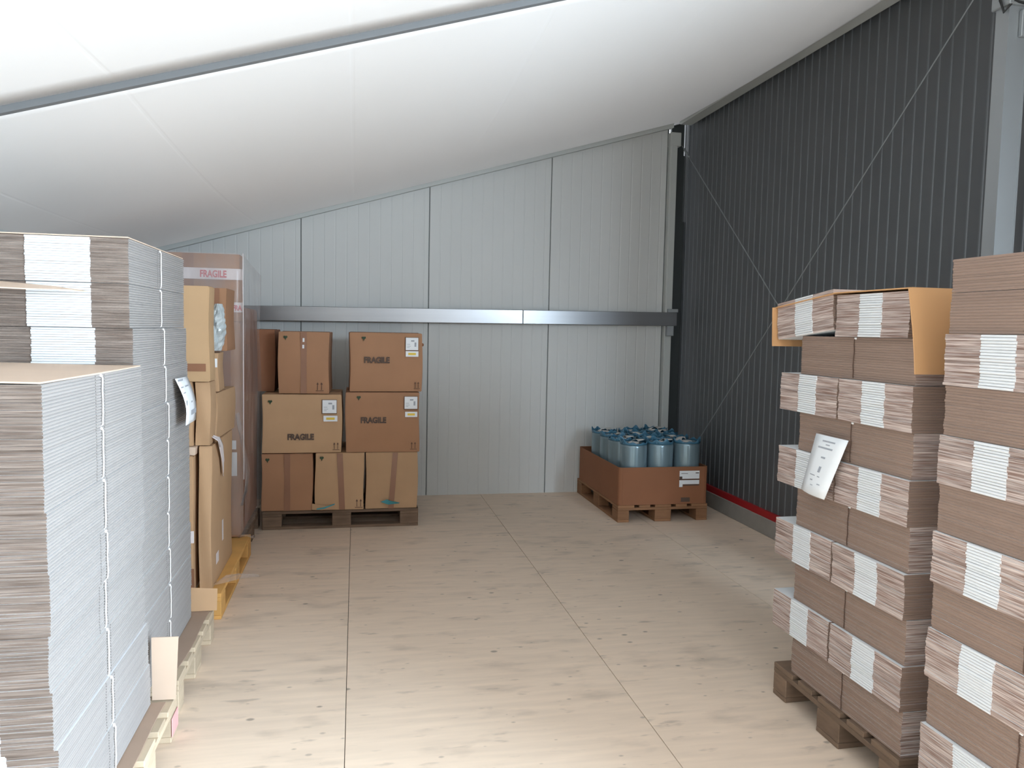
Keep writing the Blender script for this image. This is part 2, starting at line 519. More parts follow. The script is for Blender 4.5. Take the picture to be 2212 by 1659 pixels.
# corner post of the gable
b = MB(); b.bbox(2.990, 3.062, YW - 0.06, YW + 0.06, 0, 3.52, 0.003); b.box(3.0, 3.012, YW - 0.064, YW - 0.06, 0, 3.5)
b.bbox(2.987, 3.095, YW - 0.066, YW + 0.02, 3.40, 3.53, 0.004)
struct(b.build('trim_2', 'gable_trim'), 'narrow grey corner post at the right end of the gable wall')
b = MB(); b.box(3.062, 3.196, YW + 0.10, YW + 0.14, 0, 3.75); b.box(3.196, 3.208, YW + 0.10, YW + 0.14, 0, 3.35); b.box(3.208, 3.23, YW + 0.10, YW + 0.14, 0, 2.7)
struct(b.build('trim_3', 'darkpost'), 'dark filler strip between gable post and dark side wall')

# dark ribbed side wall, with an open gate to the right of the camera
b = MB(); b.box(XR + 0.004, XR + 0.05, 0.85, YW + 0.35, 0.10, 4.3); b.box(XR + 0.004, XR + 0.05, Y0, 0.85, 2.75, 4.3)
b.box(XR + 0.004, XR + 0.05, Y0, -1.45, 0.10, 2.75)
wall_right = struct(b.build('wall_right', 'dark'), 'dark grey metal side wall with fine vertical ribs')
def ribbed_panel(y0, y1, z0, z1):
    prof = [(y0 + 0.001, 0.003)]
    pitch = 0.0895
    n = max(1, int((y1 - y0) / pitch))
    p = (y1 - y0) / n
    rib = []
    for k in range(n):
        c = y0 + (k + 0.5) * p
        prof += [(c - 0.008, 0.003), (c - 0.004, -0.002), (c + 0.004, -0.002), (c + 0.008, 0.003)]
    prof.append((y1 - 0.001, 0.003))
    v, f, mt = [], [], []
    for (yy, dx) in prof:
        v += [(XR + dx, yy, z0), (XR + dx, yy, z1)]
    for k in range(len(prof) - 1):
        f.append((2 * k, 2 * k + 1, 2 * k + 3, 2 * k + 2))
        mt.append(1 if k % 4 != 0 else 0)
    b = MB(); b.poly(v, f, mt); b.build('panel', ['dark', 'lit_rib'], wall_right)
y = 0.85
while y < YW + 0.3:
    y1 = min(y + 1.0, YW + 0.35)
    ribbed_panel(y, y1, 0.14, 4.25)
    y = y1
ribbed_panel(Y0, -1.45, 0.14, 2.75)
b = MB(); b.bbox(3.19, 3.33, 0.85, YW + 0.3, 0.0, 0.138, 0.004)
struct(b.build('baseboard_right', 'kerb'), 'low grey kerb along the foot of the dark wall')
b = MB(); b.box(3.198, 3.24, 0.85, YW + 0.3, 0.138, 0.192)
struct(b.build('trim_4', 'red'), 'red painted strip above the kerb of the dark wall')

# left wall (hidden behind the pallets) and its eave beam
b = MB(); b.box(XL - 0.06, XL, Y0, YW, 0, zr(XL) + 0.07)
struct(b.build('wall_left', 'gable'), 'low pale grey left wall behind the stacks')
b = MB(); b.bbox(XL, XL + 0.08, Y0, YW - 0.06, zr(XL) - 0.02, zr(XL) + 0.05, 0.004)
struct(b.build('trim_5', 'gable_trim'), 'eave beam along the top of the left wall')
# unseen rear end: left leaf added to dim the light, open to the right
b = MB()
v = [(XL, Y0, 0), (0.9, Y0, 0), (0.9, Y0, zr(0.9) + 0.1), (XL, Y0, zr(XL) + 0.1)]
b.poly(v + [(x, y - 0.05, z) for x, y, z in v], [(0, 3, 2, 1), (4, 5, 6, 7), (0, 1, 5, 4), (1, 2, 6, 5), (2, 3, 7, 6), (3, 0, 4, 7)])
struct(b.build('wall_rear', 'gable'), 'unseen closed leaf of the rear end wall, added to limit light from behind')

# roof membrane: pillowed between rafters
YR = 3.10
def z_mem(x, y):
    if y >= YR:
        t = (y - YR) / (YW - YR)
    else:
        t = (y - (YR - 4.1)) / 4.1
    t = min(max(t, 0), 1)
    u = min(max((x - XL) / (3.15 - XL), 0), 1)
    arch = math.sin(math.pi * t) * math.sin(math.pi * min(1, max(0, u))) ** 0.5
    if y < YR:
        return zr(x) + 0.022 - 0.085 * arch * (0.35 + 0.65 * u)
    return zr(x) + 0.022 + 0.022 * t - 0.15 * arch * (0.35 + 0.65 * u)
def mem_patch(b, xa, xb, ya, yb, nx, ny, dz=0.0, closed=True, th=0.004):
    g = [[(xa + (xb - xa) * i / nx, ya + (yb - ya) * j / ny, z_mem(xa + (xb - xa) * i / nx, ya + (yb - ya) * j / ny) + dz) for i in range(nx + 1)] for j in range(ny + 1)]
    b.sheet(g, th)
b = MB(); mem_patch(b, XL - 0.05, 3.20, YR + 0.01, YW + 0.1, 40, 36); mem_patch(b, XL - 0.05, 3.20, Y0, YR - 0.01, 40, 36)
ceiling = struct(b.build('ceiling', 'membrane', smooth=True), 'white sloping fabric roof stretched between the rafters')
# rafter with keder edges and the column it stands on
b = MB(); sloped_bar(b, XL, 3.12, YR - 0.014, YR + 0.014, -0.006, 0.10)
struct(b.build('trim_6', 'alu_grey'), 'grey rafter crossing the white roof')
b = MB(); b.bbox(3.06, 3.19, Y0, YW - 0.08, 3.60, 3.70, 0.01); b.bbox(3.13, 3.20, Y0, YW - 0.08, 3.66, 3.76, 0.006)
struct(b.build('trim_7', 'gable_trim'), 'pale eave profile where the roof meets the dark wall')

col = thing('hall_column', 'grey aluminium hall column standing in front of the dark ribbed wall', 'column', (2.985, 3.16, 0))
b = MB(); b.bbox(-0.055, 0.055, -0.04, 0.04, 0, 3.52, 0.006); b.build('shaft', 'alu_dull', col)
b = MB(); b.box(-0.058, -0.050, -0.0445, -0.036, 0, 3.5); b.box(0.046, 0.052, -0.0425, -0.038, 0, 3.5); b.build('rail', 'alu_dull', col)
b = MB(); b.bbox(0.0, 0.075, -0.062, -0.0405, 2.98, 3.10, 0.003); b.bbox(-0.07, 0.08, -0.06, 0.05, 3.12, 3.40, 0.004); b.build('bracket', 'alu_dull', col)
b = MB(); b.box(0.033, 0.037, -0.064, -0.062, 3.01, 3.06); b.build('bolt', 'print_dark', col)
b = MB(); b.bbox(-0.12, 0.12, -0.1, 0.1, 0.0, 0.012, 0.002); b.build('base_plate', 'alu_dull', col)
b = MB()
b.tube([(-0.075, 0.0, 3.50), (-0.078, -0.01, 3.15), (-0.072, -0.03, 3.09), (-0.062, -0.05, 3.115), (-0.045, -0.056, 3.135), (0.0, -0.066, 3.125), (0.05, -0.068, 3.15), (0.085, -0.066, 3.21)], 0.006, 8)
tag(b.build('black_cable', 'black', None, (2.985, 3.16, 0), smooth=True), 'thin black cable looped around the top of the hall column', 'cable')

# crossed bracing cables
def cable(p, q, label):
    b = MB(); p, q = Vector(p), Vector(q)
    n = 12
    b.tube([p.lerp(q, k / n) for k in range(n + 1)], 0.0042, 6)
    c = thing('bracing_cable', label, 'cable', p, 0, 'crossed bracing cables on the dark wall')
    o = b.build('wire', 'cable', c, -p, smooth=True)
    d = (q - p).normalized()
    b = MB(); b.tube([p + d * 0.06, p + d * 0.085, p + d * 0.2, p + d * 0.225], 0.010, 8)
    b.build('turnbuckle', 'cable', c, -p, smooth=True)
    return c
cable((3.10, 7.14, 3.40), (3.10, 3.22, -0.66 + 0.72), 'steel bracing cable falling from the gable corner towards the camera')
cable((3.12, 3.30, 3.57), (3.12, 7.10, 0.13), 'steel bracing cable falling from the column top towards the gable')

# aluminium rail across the gable
ang = math.atan2(0.034, 3.9)
rail = thing('wall_rail', 'shiny aluminium rail mounted across the gable wall', 'rail', (-2.05, YW - 0.11, 1.677))
rail.rotation_euler = (0, -ang, 0)
for (a, c, ry) in ((0.0, 3.595, 0.0), (3.597, 5.16, 0.02)):
    b = MB(); b.bbox(0, c - a, 0, 0.08, -0.066, 0.066, 0.004)
    o = b.build('rail_section', 'alu', rail, (a, 0, 0))
    o.rotation_euler = (0, 0, ry)
b = MB(); b.bbox(5.06, 5.165, 0.02, 0.09, 0.066, 0.10, 0.002); b.build('end_clip', 'alu_dull', rail)
b = MB(); b.bbox(5.045, 5.115, -0.0, 0.05, -0.165, -0.066, 0.003); b.build('bracket', 'alu_dull', rail)
for xx in (0.4, 2.1, 3.9):
    b = MB(); b.bbox(xx - 0.03, xx + 0.03, 0.085, 0.112, -0.05, 0.05, 0.002); b.build('spacer', 'alu_dull', rail)

# ------------------------------------------------------------------ pallets (0.8 m side along local y when turned)
pal_cache = {}
def pallet_meshes(wood):
    if wood in pal_cache: return pal_cache[wood]
    d = {}
    for w in (0.145, 0.100):
        b = MB(); b.bbox(-0.6, 0.6, -w / 2, w / 2, 0, 0.0215, 0.0025); d['board%d' % (w * 1000)] = b.mesh('deck_board', wood)
        b = MB(); b.bbox(-0.0725, 0.0725, -w / 2, w / 2, 0, 0.078, 0.003); d['block%d' % (w * 1000)] = b.mesh('block', wood)
    b = MB(); b.bbox(-0.0725, 0.0725, -0.4, 0.4, 0, 0.0215, 0.0025); d['stringer'] = b.mesh('cross_board', wood)
    pal_cache[wood] = d
    return d
def pallet(label, loc, rz, wood, skew=0.0):
    """EUR size: 1.2 along local x, 0.8 along local y"""
    t = thing('wooden_pallet', label, 'pallet', loc, rz, 'wooden pallets')
    d = pallet_meshes(wood)
    for yy, k in ((-0.3275, 'board145'), (-0.1638, 'board100'), (0.0, 'board145'), (0.1638, 'board100'), (0.3275, 'board145')):
        place('deck_board', d[k], t, (0, yy, 0.1221))
    for xx in (-0.5275, 0, 0.5275):
        place('cross_board', d['stringer'], t, (xx, 0, 0.1003))
        for yy, k in ((-0.35, 'block100'), (0, 'block145'), (0.35, 'block100')):
            place('block', d[k], t, (xx, yy, 0.0220))
    for yy, k in ((-0.35, 'board100'), (0, 'board145'), (0.35, 'board100')):
        place('bottom_board', d[k], t, (0, yy, 0.0003))
    return t

# ------------------------------------------------------------------ bundles of flat boxes
sheet_cache = {}
def sheet_mesh(L, W, t, ws, fold, flute, ticks, seed):
    key = (round(L, 3), round(W, 3), round(t, 4), ws, fold, flute, ticks, seed)
    if key in sheet_cache: return sheet_cache[key]
    rng = random.Random(seed)
    b = MB()
    zq = 0.03 if fold == 'fold_l' else 0.012
    def prism(x0, x1, y0, y1, c, mcap, mside, mtop):
        z0, z1 = zq * t, (1 - zq) * t
        sec = [(y0, 0.30 * t), (y0 + c, z0), (y1 - c, z0), (y1, 0.30 * t), (y1, 0.70 * t), (y1 - c, z1), (y0 + c, z1), (y0, 0.70 * t)]
        v = [(x0, yy, zz) for yy, zz in sec] + [(x1, yy, zz) for yy, zz in sec]
        f = [tuple(range(7, -1, -1)), tuple(range(8, 16))]
        mt = [mcap, mcap]
        for k in range(8):
            f.append((k, (k + 1) % 8, 8 + (k + 1) % 8, 8 + k))
            mt.append(mtop if k in (1, 5) else mside)
        b.poly(v, f, mt)
    e = rng.uniform(0.0, 0.0015)
    prism(-L / 2 + e, L / 2 - e, -W / 2, W / 2, 0.0022 if fold == 'fold_l' else 0.0011, 1, 0, 2)
    # white folded tongue in the middle of both ends, standing slightly proud and rounded
    for sgn in (-1, 1):
        x1 = L / 2 + 0.0015 + rng.uniform(0, 0.0015)
        x0 = L / 2 - 0.02
        sw = ws / 2
        off = rng.uniform(-0.002, 0.002)
        sec = [(x0, 0.02 * t), (x1 - 0.003, 0.04 * t), (x1, 0.32 * t), (x1, 0.68 * t), (x1 - 0.003, 0.96 * t), (x0, 0.98 * t)]
        v = [(sgn * xx, off - sw, zz) for xx, zz in sec] + [(sgn * xx, off + sw, zz) for xx, zz in sec]
        n = 6
        f = [tuple(range(n)), tuple(range(2 * n - 1, n - 1, -1))]
        for k in range(n):
            f.append((k, n + k, n + (k + 1) % n, (k + 1) % n))
        b.poly(v, f, 2)
    for tx in ticks:
        for sgn in (-1, 1):
            ya, yb = sorted((sgn * (W / 2 - 0.004), sgn * (W / 2 + 0.0004)))
            b.box(tx - 0.0017, tx + 0.0017, ya, yb, 0.28 * t, 0.72 * t, 3)
    me = b.mesh('flat_box', [fold, flute, 'white_board', 'tick'])
    sheet_cache[key] = me
    return me

def bundle(label, group, loc, rz, L, W, hgt, n, ws, fold, flute, ticks=(), strap='twine', strap_x=0.0, jit=0.002, tilt=(0, 0), seed=0):
    t = thing('flat_box_bundle', label, 'box bundle', loc, rz, group)
    t.rotation_euler = (tilt[0], tilt[1], rz)
    th = hgt / n
    rng = random.Random(seed * 31 + 5)
    drift = [0.0, 0.0]
    for k in range(n):
        me = sheet_mesh(L, W, th, ws, fold, flute, ticks, rng.randrange(4))
        drift[0] = 0.7 * drift[0] + rng.uniform(-jit, jit)
        drift[1] = 0.5 * drift[1] + rng.uniform(-jit, jit) * 0.5
        place('flat_box', me, t, (drift[0], drift[1], k * th))
    # strap around the middle; dark variant paints the shaded groove
    b = MB()
    g = 0.0022 if strap == 'twine' else 0.0012
    r = 0.0021 if strap == 'twine' else 0.0018
    e = W / 2 + g
    side = -1 if strap == 'twine' else 1
    pts = []
    for sgn in (side, -side):
        col_ = [(strap_x - 0.003, sgn * (e - 0.001), hgt - 0.002), (strap_x, sgn * (e + 0.0025), hgt - 0.012)]
        col_ += [(strap_x + 0.002 * math.sin(q * 2.1 + seed), sgn * (e + 0.002), hgt * (1 - q / 6)) for q in range(1, 6)]
        col_ += [(strap_x, sgn * (e + 0.001), 0.008), (strap_x, sgn * (e - 0.004), 0.0022)]
        pts += col_ if sgn == side else col_[::-1]
    pts.append(pts[0])
    b.tube(pts, r, 6)
    b.build('strap', 'twine' if strap == 'twine' else 'groove_shade', t, smooth=True)
    b = MB()
    c = Vector((strap_x - 0.004, side * (e - 0.0005), hgt - 0.0045))
    b.bbox(c.x - 0.006, c.x + 0.006, c.y - 0.003, c.y + 0.004, c.z - 0.004, c.z + 0.004, 0.0025)
    b.build('knot', 'twine', t)
    return t

ORD = ['bottom', 'second', 'third', 'fourth', 'fifth', 'sixth', 'seventh', 'eighth', 'ninth', 'tenth', 'eleventh']
def nth(i, n):
    return 'top' if i == n - 1 else ('lowest' if i == 0 else ORD[i] + ' from bottom')

NS = 18
# --- near left stack (8 bundles)
LL, LW, LWS = 0.885, 0.454, 0.205
pallet('wooden pallet with a pink sprayed block under the near left stack', (-1.275, 2.70, 0), 0.0, 'wood')
xr = -0.748
zb = 0.1535
hb = 0.160
tops = {7: 0.0, 6: .010, 5: .022, 4: .034, 3: .050, 2: .064, 1: .076, 0: .082}
xo = {7: 0.004, 6: 0.0, 5: 0.0, 4: 0.0, 3: -0.012, 2: -0.010, 1: -0.004, 0: 0.0}
for i in range(8):
    yc = 2.043 + tops[i] + LL / 2
    bundle('pale bundle of flat boxes, %s in near left stack' % nth(i, 8), 'bundles in the near left stack',
           (xr - LW / 2 + xo[i], yc, zb + i * hb), R90, LL, LW, hb - 0.0012, NS, LWS, 'fold_l', 'flute_l',
           ticks=((-0.05,), (-0.052, 0.03), (0.034,), (-0.046, 0.032), (-0.05, 0.02), (0.03,), (-0.048, 0.03), (-0.05, 0.03))[i], seed=i, jit=0.0014)
# cover board on top
b = MB(); b.sheet([[(xr - LW + 0.005 + (LW - 0.004) * u, 2.043 + LL * v, zb + 8 * hb + 0.003 + 0.003 * math.sin(3 * u + 2 * v)) for u in (0, .25, .5, .75, 1)] for v in (0, .25, .5, .75, 1)], 0.0045)
tag(b.build('cover_board', 'kraft_light'), 'thin tan cardboard sheet lying on top of the near left stack', 'cardboard sheet')

# --- far left stack (11 bundles)
pallet('pale wooden pallet under the far left stack', (-1.295, 3.62, 0), 0.0, 'wood')
xr2 = -0.781
hb2 = 0.157
fy = {10: 2.93, 9: 2.945, 8: 2.962, 7: 2.99, 6: 3.02, 5: 3.018, 4: 3.012, 3: 3.02, 2: 3.03, 1: 3.026, 0: 3.022}
xo2 = {10: 0.0, 9: -0.004, 8: 0.002, 7: 0.0, 6: 0.003, 5: 0.0, 4: 0.002, 3: -0.002, 2: 0.0, 1: 0.002, 0: 0.0}
for i in range(11):
    bundle('greyish bundle of flat boxes, %s in far left stack' % nth(i, 11), 'bundles in the far left stack',
           (xr2 - LW / 2 + xo2[i], fy[i] + LL / 2, zb + i * hb2), R90, LL, LW, hb2 - 0.0012, NS, LWS, 'fold_l', 'flute_l',
           ticks=((-0.04,), ())[i % 2], seed=20 + i, jit=0.0014)
b = MB(); b.sheet([[(xr2 - LW + 0.004 + (LW - 0.006) * u, 2.935 + (LL - 0.01) * v, zb + 11 * hb2 + 0.003 + 0.006 * v * v * math.sin(math.pi * u)) for u in (0, .25, .5, .75, 1)] for v in (0, .25, .5, .75, 1)], 0.004)
tag(b.build('cover_board', 'kraft_light'), 'thin cardboard sheet lying on top of the far left stack', 'cardboard sheet')
# loose tongue of cardboard poking out of the far left stack
b = MB(); b.sheet([[(-0.905, 2.90, 1.690), (-0.95, 2.89, 1.693)], [(-1.02, 2.925, 1.705), (-1.06, 2.79, 1.690)], [(-1.22, 2.925, 1.719), (-1.22, 2.66, 1.690)]], 0.004)
tag(b.build('cardboard_tongue', 'kraft_light'), 'pointed tan cardboard scrap sticking out of the far left stack', 'cardboard scrap')

# cardboard trays the left stacks stand on
def tray(label, x1, y0, y1, notch=0.0):
    b = MB()
    b.sheet([[(-1.22, y0 + (y1 - y0) * v, 0.148), (-0.98, y0 + (y1 - y0) * v, 0.148), (x1 - 0.05, y0 + (y1 - y0) * v, 0.1478), (x1 - 0.03 * (1 - v) + 0.01 * math.sin(5 * v), y0 + (y1 - y0) * v, 0.1475)] for v in [k / 8 for k in range(9)]], 0.004)
    return tag(b.build('cardboard_tray', 'kraft_grey'), label, 'cardboard sheet')
tray('brown cardboard sheet under the near left stack, edge showing', -0.690, 2.31, 3.03)
b = MB()
b.sheet([[(-0.752 + (0.085 + 0.012 * v) * u, 3.048 - 0.005 * u, 0.152 + 0.245 * v) for u in (0, .33, .66, 1)] for v in (0, .5, 1)], 0.004)
tag(b.build('cardboard_flap', 'kraft_light'), 'pale cardboard flap standing upright between the two left stacks', 'cardboard flap')
tray('brown cardboard sheet under the far left stack, edge showing', -0.70, 3.24, 4.01)
b = MB()
b.sheet([[(-0.80 + 0.125 * u, 3.985 + 0.02 * v, 0.152 + (0.115 - 0.01 * u) * v) for u in (0, .33, .66, 1)] for v in (0, .5, 1)], 0.004)
tag(b.build('cardboard_flap', 'kraft'), 'brown cardboard flap standing at the far end of the far left stack', 'cardboard flap')
# pink block face on near left pallet
b = MB(); b.bbox(-0.6735, -0.6705, 2.998, 3.098, 0.024, 0.096, 0.001)
pk = b.build('pink_block_face', 'wood_pink')
pk.parent = [o for o in bpy.data.objects if o.get('label', '').startswith('wooden pallet with a pink')][0]
pk.location = (1.275, -2.70, 0)

# curled delivery note on the far left stack
b = MB()
g = []
for i in range(9):
    s = i / 8
    z = 1.345 - 0.205 * s
    out = 0.004 + 0.055 * math.sin(math.pi * min(1, s * 1.15) * 0.55) - 0.012 * s
    g.append([(xr2 + 0.008 + out * (1 - 0.15 * u), 3.56 + 0.25 * u, z - 0.004 * u) for u in (0, .33, .66, 1)])
b.sheet(g, 0.0012)
note = tag(b.build('delivery_note', 'paper', smooth=True), 'curled white delivery note stuck to the far left stack', 'paper')
b = MB()
for (s, u0, u1, w) in ((0.06, .1, .5, .010), (0.2, .1, .3, .006), (0.2, .45, .75, .006), (0.32, .1, .3, .005), (0.55, .1, .16, .03), (0.55, .55, .65, .008), (0.78, .45, .95, .022)):
    z = 1.345 - 0.205 * s
    out = 0.004 + 0.055 * math.sin(math.pi * min(1, s * 1.15) * 0.55) - 0.012 * s
    X = lambda u: xr2 + 0.0095 + out * (1 - 0.15 * u)
    b.face([(X(u0), 3.56 + .25 * u0, z - w / 2), (X(u1), 3.56 + .25 * u1, z - w / 2), (X(u1), 3.56 + .25 * u1, z + w / 2), (X(u0), 3.56 + .25 * u0, z + w / 2)])
b.build('print', 'print_grey', note)

# --- far right stack: ten crossed layers
pallet('weathered wooden pallet under the far right stack of crossed bundles', (2.43, 2.614, 0), 0.0, 'wood_old')
RL, RW, RWS, HB = 0.68, 0.405, 0.123, 0.1603
def crossed(i, stack, name, x0, yfar, z, h, n, second=True, seed=0, side_first=True, tilt_far=0.0, total=10, dark=True):
    """one layer; even = long sides along y (folded edges towards the aisle), odd = long sides along x (white stripes towards the aisle)"""
    lay = nth(i, total)
    grp = 'bundles in the %s' % stack
    if i % 2 == 0:
        bundle('brown flat-box bundle with plain side, %s in %s' % (lay, stack), grp, (x0 + RW / 2, yfar - RL / 2, z), R90, RL, RW, h - 0.0012, n, RWS, 'fold_r', 'flute_r', ticks=(), strap='dark', strap_x=-0.01, seed=seed)
        if second:
            bundle('inner flat-box bundle against the wall side, %s in %s' % (lay, stack), grp, (x0 + RW * 1.5 + 0.011, yfar - RL / 2 + 0.004, z), R90, RL, RW, h - 0.0012, n, RWS, 'fold_r', 'flute_r', strap='dark', seed=seed + 1)
    else:
        bundle('white-striped flat-box bundle nearer the camera, %s in %s' % (lay, stack), grp, (x0 + RL / 2, yfar - RW * 1.5 - 0.010, z), 0.0, RL, RW, h - 0.0012, n, RWS, 'fold_r', 'flute_r', strap='dark', seed=seed + 2)
        bundle('white-striped flat-box bundle farther from the camera, %s in %s' % (lay, stack), grp, (x0 + RL / 2, yfar - RW / 2, z + (0.004 if tilt_far else 0)), 0.0, RL, RW, h - 0.0012, n, RWS, 'fold_r', 'flute_r', strap='dark', seed=seed + 3, tilt=(tilt_far, 0))
for i in range(10):
    z = 0.145 + i * HB
    s = 0.004 * i
    if i == 9:
        crossed(i, 'far right stack', '', 1.828, 3.072 + 0.03, z, HB, NS, seed=100 + 4 * i, tilt_far=math.radians(-6.5))
    elif i % 2:
        crossed(i, 'far right stack', '', 1.832, 3.045 + s * 0.8, z, HB, NS, seed=100 + 4 * i)
    else:
        crossed(i, 'far right stack', '', 1.846, 2.905 + s, z, HB, NS, seed=100 + 4 * i)
# kraft cover over the top of that stack with flaps hanging down
zt = 0.145 + 10 * HB
cov = thing('kraft_cover', 'orange-tan cardboard cover folded over the far right stack', 'cardboard cover', (1.82, 2.27, zt))
def covz(y):
    return 0.004 if y < 2.69 else 0.004 - (y - 2.69) * math.tan(math.radians(6.2))
b = MB()
ys = [2.268, 2.4, 2.55, 2.69, 2.78, 2.9, 3.0, 3.118]
b.sheet([[(0.72 * u, yy - 2.27, covz(yy) + 0.004) for u in (0, .5, 1)] for yy in ys], 0.004)
b.build('top_sheet', 'kraft_orange', cov)
b = MB()
b.sheet([[(0.70 * u - 0.02, -0.012 - 0.055 * math.sin(1.2 * v) + 0.02 * u, 0.006 - 0.285 * v) for u in (0, .2, .4, .7, 1)] for v in (0, .25, .5, .75, 1)], 0.004)
b.build('front_flap', 'kraft_orange', cov)
b = MB()
b.sheet([[(0.70 * u - 0.012, 3.122 - 2.27 - 0.012 * v, covz(3.118) + 0.004 - 0.17 * v) for u in (0, .5, 1)] for v in (0, .5, 1)], 0.004)
b.build('rear_flap', 'kraft_orange', cov)

# white note taped on the far right stack
def note_pt(u, v):
    a = Vector((1.822, 2.769, 1.197)); c = Vector((1.822, 2.562, 1.197)); d = Vector((1.785, 2.64, 0.955)); e = Vector((1.795, 2.815, 0.962))
    p = (a.lerp(c, u)).lerp(e.lerp(d, u), v)
    p.x -= 0.014 * math.sin(math.pi * u) * v
    return p
b = MB(); b.sheet([[note_pt(u / 4, v / 6) for u in range(5)] for v in range(7)], 0.0012)
n2 = tag(b.build('paper_note', 'paper', smooth=True), 'tilted white paper note taped to the far right stack', 'paper')
b = MB()
for (v, u0, u1, w) in ((.09, .28, .68, .012), (.145, .42, .55, .008), (.205, .2, .68, .014), (.36, .42, .56, .014), (.56, .48, .56, .05), (.68, .24, .62, .008), (.76, .32, .42, .010), (.80, .62, .72, .008), (.84, .4, .5, .006)):
    pts = [note_pt(u0, v - w), note_pt(u1, v - w), note_pt(u1, v + w), note_pt(u0, v + w)]
    b.face([p + Vector((-0.0016, 0, 0)) for p in pts])
b.build('print', 'print_grey', n2)

# --- near right stack
pallet('wooden pallet under the near right stack at the frame edge', (2.40, 1.70, 0), 0.0, 'wood_old')
znr = [0.145, 0.200, 0.356, 0.512, 0.671, 0.820, 0.983, 1.136, 1.289, 1.445, 1.604, 1.730, 1.833]
for i in range(12):
    z, h = znr[i], znr[i + 1] - znr[i]
    st = 'near right stack'
    n = max(6, round(NS * h / 0.16))
    s = 0.003 * i
    if i < 10:
        k = i + 1   # layer parity: i odd -> plain
        if i == 0:
            bundle('thin brown flat-box bundle, lowest in near right stack', 'bundles in the near right stack', (1.80 + RW / 2, 2.07 - RL / 2, z), R90, RL, RW, h - 0.0012, 6, RWS, 'fold_r', 'flute_r', strap='dark', seed=300)
            continue
        if i % 2 == 0:
            crossed(0 if False else 2 * (i // 2), st, '', 1.802 + 0.004 * (i < 4), 2.075 - s * 0.2, z, h, n, second=False, seed=300 + 4 * i, total=13)
        else:
            crossed(i, st, '', 1.795, 2.082 - s * 0.2, z, h, n, seed=300 + 4 * i, total=13)
    else:
        bundle('brown flat-box bundle with plain side, %s in near right stack' % ('top' if i == 11 else 'second from top'), 'bundles in the near right stack',
               (1.802 + RW / 2, 2.07 - RL / 2, z), R90, RL, RW, h - 0.0012, n, RWS, 'fold_r', 'flute_r', strap='dark', seed=300 + 4 * i)

# ------------------------------------------------------------------ cartons
def carton_body(w, d, h, mat, bulge=0.006, seed=0, n=6, warp=0.004):
    """closed carton standing on z=0, x 0..w, y 0..d, slightly bulged faces and soft dented edges"""
    rng = random.Random(seed)
    off = [rng.uniform(0, 6) for _ in range(6)]
    bm = bmesh.new()
    bmesh.ops.create_cube(bm, size=1.0)
    bmesh.ops.bevel(bm, geom=bm.edges[:], offset=0.008, segments=2, affect='EDGES')
    bmesh.ops.subdivide_edges(bm, edges=[e for e in bm.edges if e.calc_length() > 0.3], cuts=n, use_grid_fill=True)
    for v in bm.verts:
        x, y, z = v.co
        fx = max(0, 1 - 4 * y * y) * max(0, 1 - 4 * z * z)
        fy = max(0, 1 - 4 * x * x) * max(0, 1 - 4 * z * z)
        fz = max(0, 1 - 4 * x * x) * max(0, 1 - 4 * y * y)
        nx = x * w + (0.5 * w and (1 if x > 0.45 else -1 if x < -0.45 else 0)) * bulge * fx
        ny = y * d + (1 if y > 0.45 else -1 if y < -0.45 else 0) * bulge * fy
        nz = z * h + (1 if z > 0.45 else 0) * bulge * 0.5 * fz
        nx += warp * math.sin(5 * z + off[0]) * (1 if abs(x) > 0.45 else 0)
        ny += warp * math.sin(4 * z + 3 * x + off[1]) * (1 if abs(y) > 0.45 else 0)
        v.co = Vector((nx + w / 2, ny + d / 2, max(0.0, nz + h / 2)))
    me = bpy.data.meshes.new('body')
    bm.to_mesh(me); bm.free()
    me.materials.append(M[mat])
    me.polygons.foreach_set('use_smooth', [False] * len(me.polygons))
    return me

def carton(name, label, cat, x0, x1, y0, y1, z0, z1, mat='kraft_red', rz=0.0, group=None, seed=0, tape=None, tape_mat='tape', bulge=0.005, top_tape=True):
    t = thing(name, label, cat, (x0, y0, z0), rz, group)
    w, d, h = x1 - x0, y1 - y0, z1 - z0
    place('body', carton_body(w, d, h, mat, bulge, seed), t)
    # flap seam on the top
    b = MB(); b.box(0.006, w - 0.006, d / 2 - 0.0015, d / 2 + 0.0015, h - 0.003, h + 0.0035); b.build('flap_seam', 'print_brown', t)
    if tape is not None:
        u, tw = tape[0] * w, tape[1]
        lean = tape[2] if len(tape) > 2 else 0.0
        b = MB()
        b.sheet([[(u - tw / 2 + lean * (1 - v) + (tw * q), -bulge - 0.0055, h * (0.004 + 0.992 * v)) for q in (0, 1)] for v in (0, .25, .5, .75, 1)], 0.0008)
        b.build('tape', tape_mat, t)
    return t

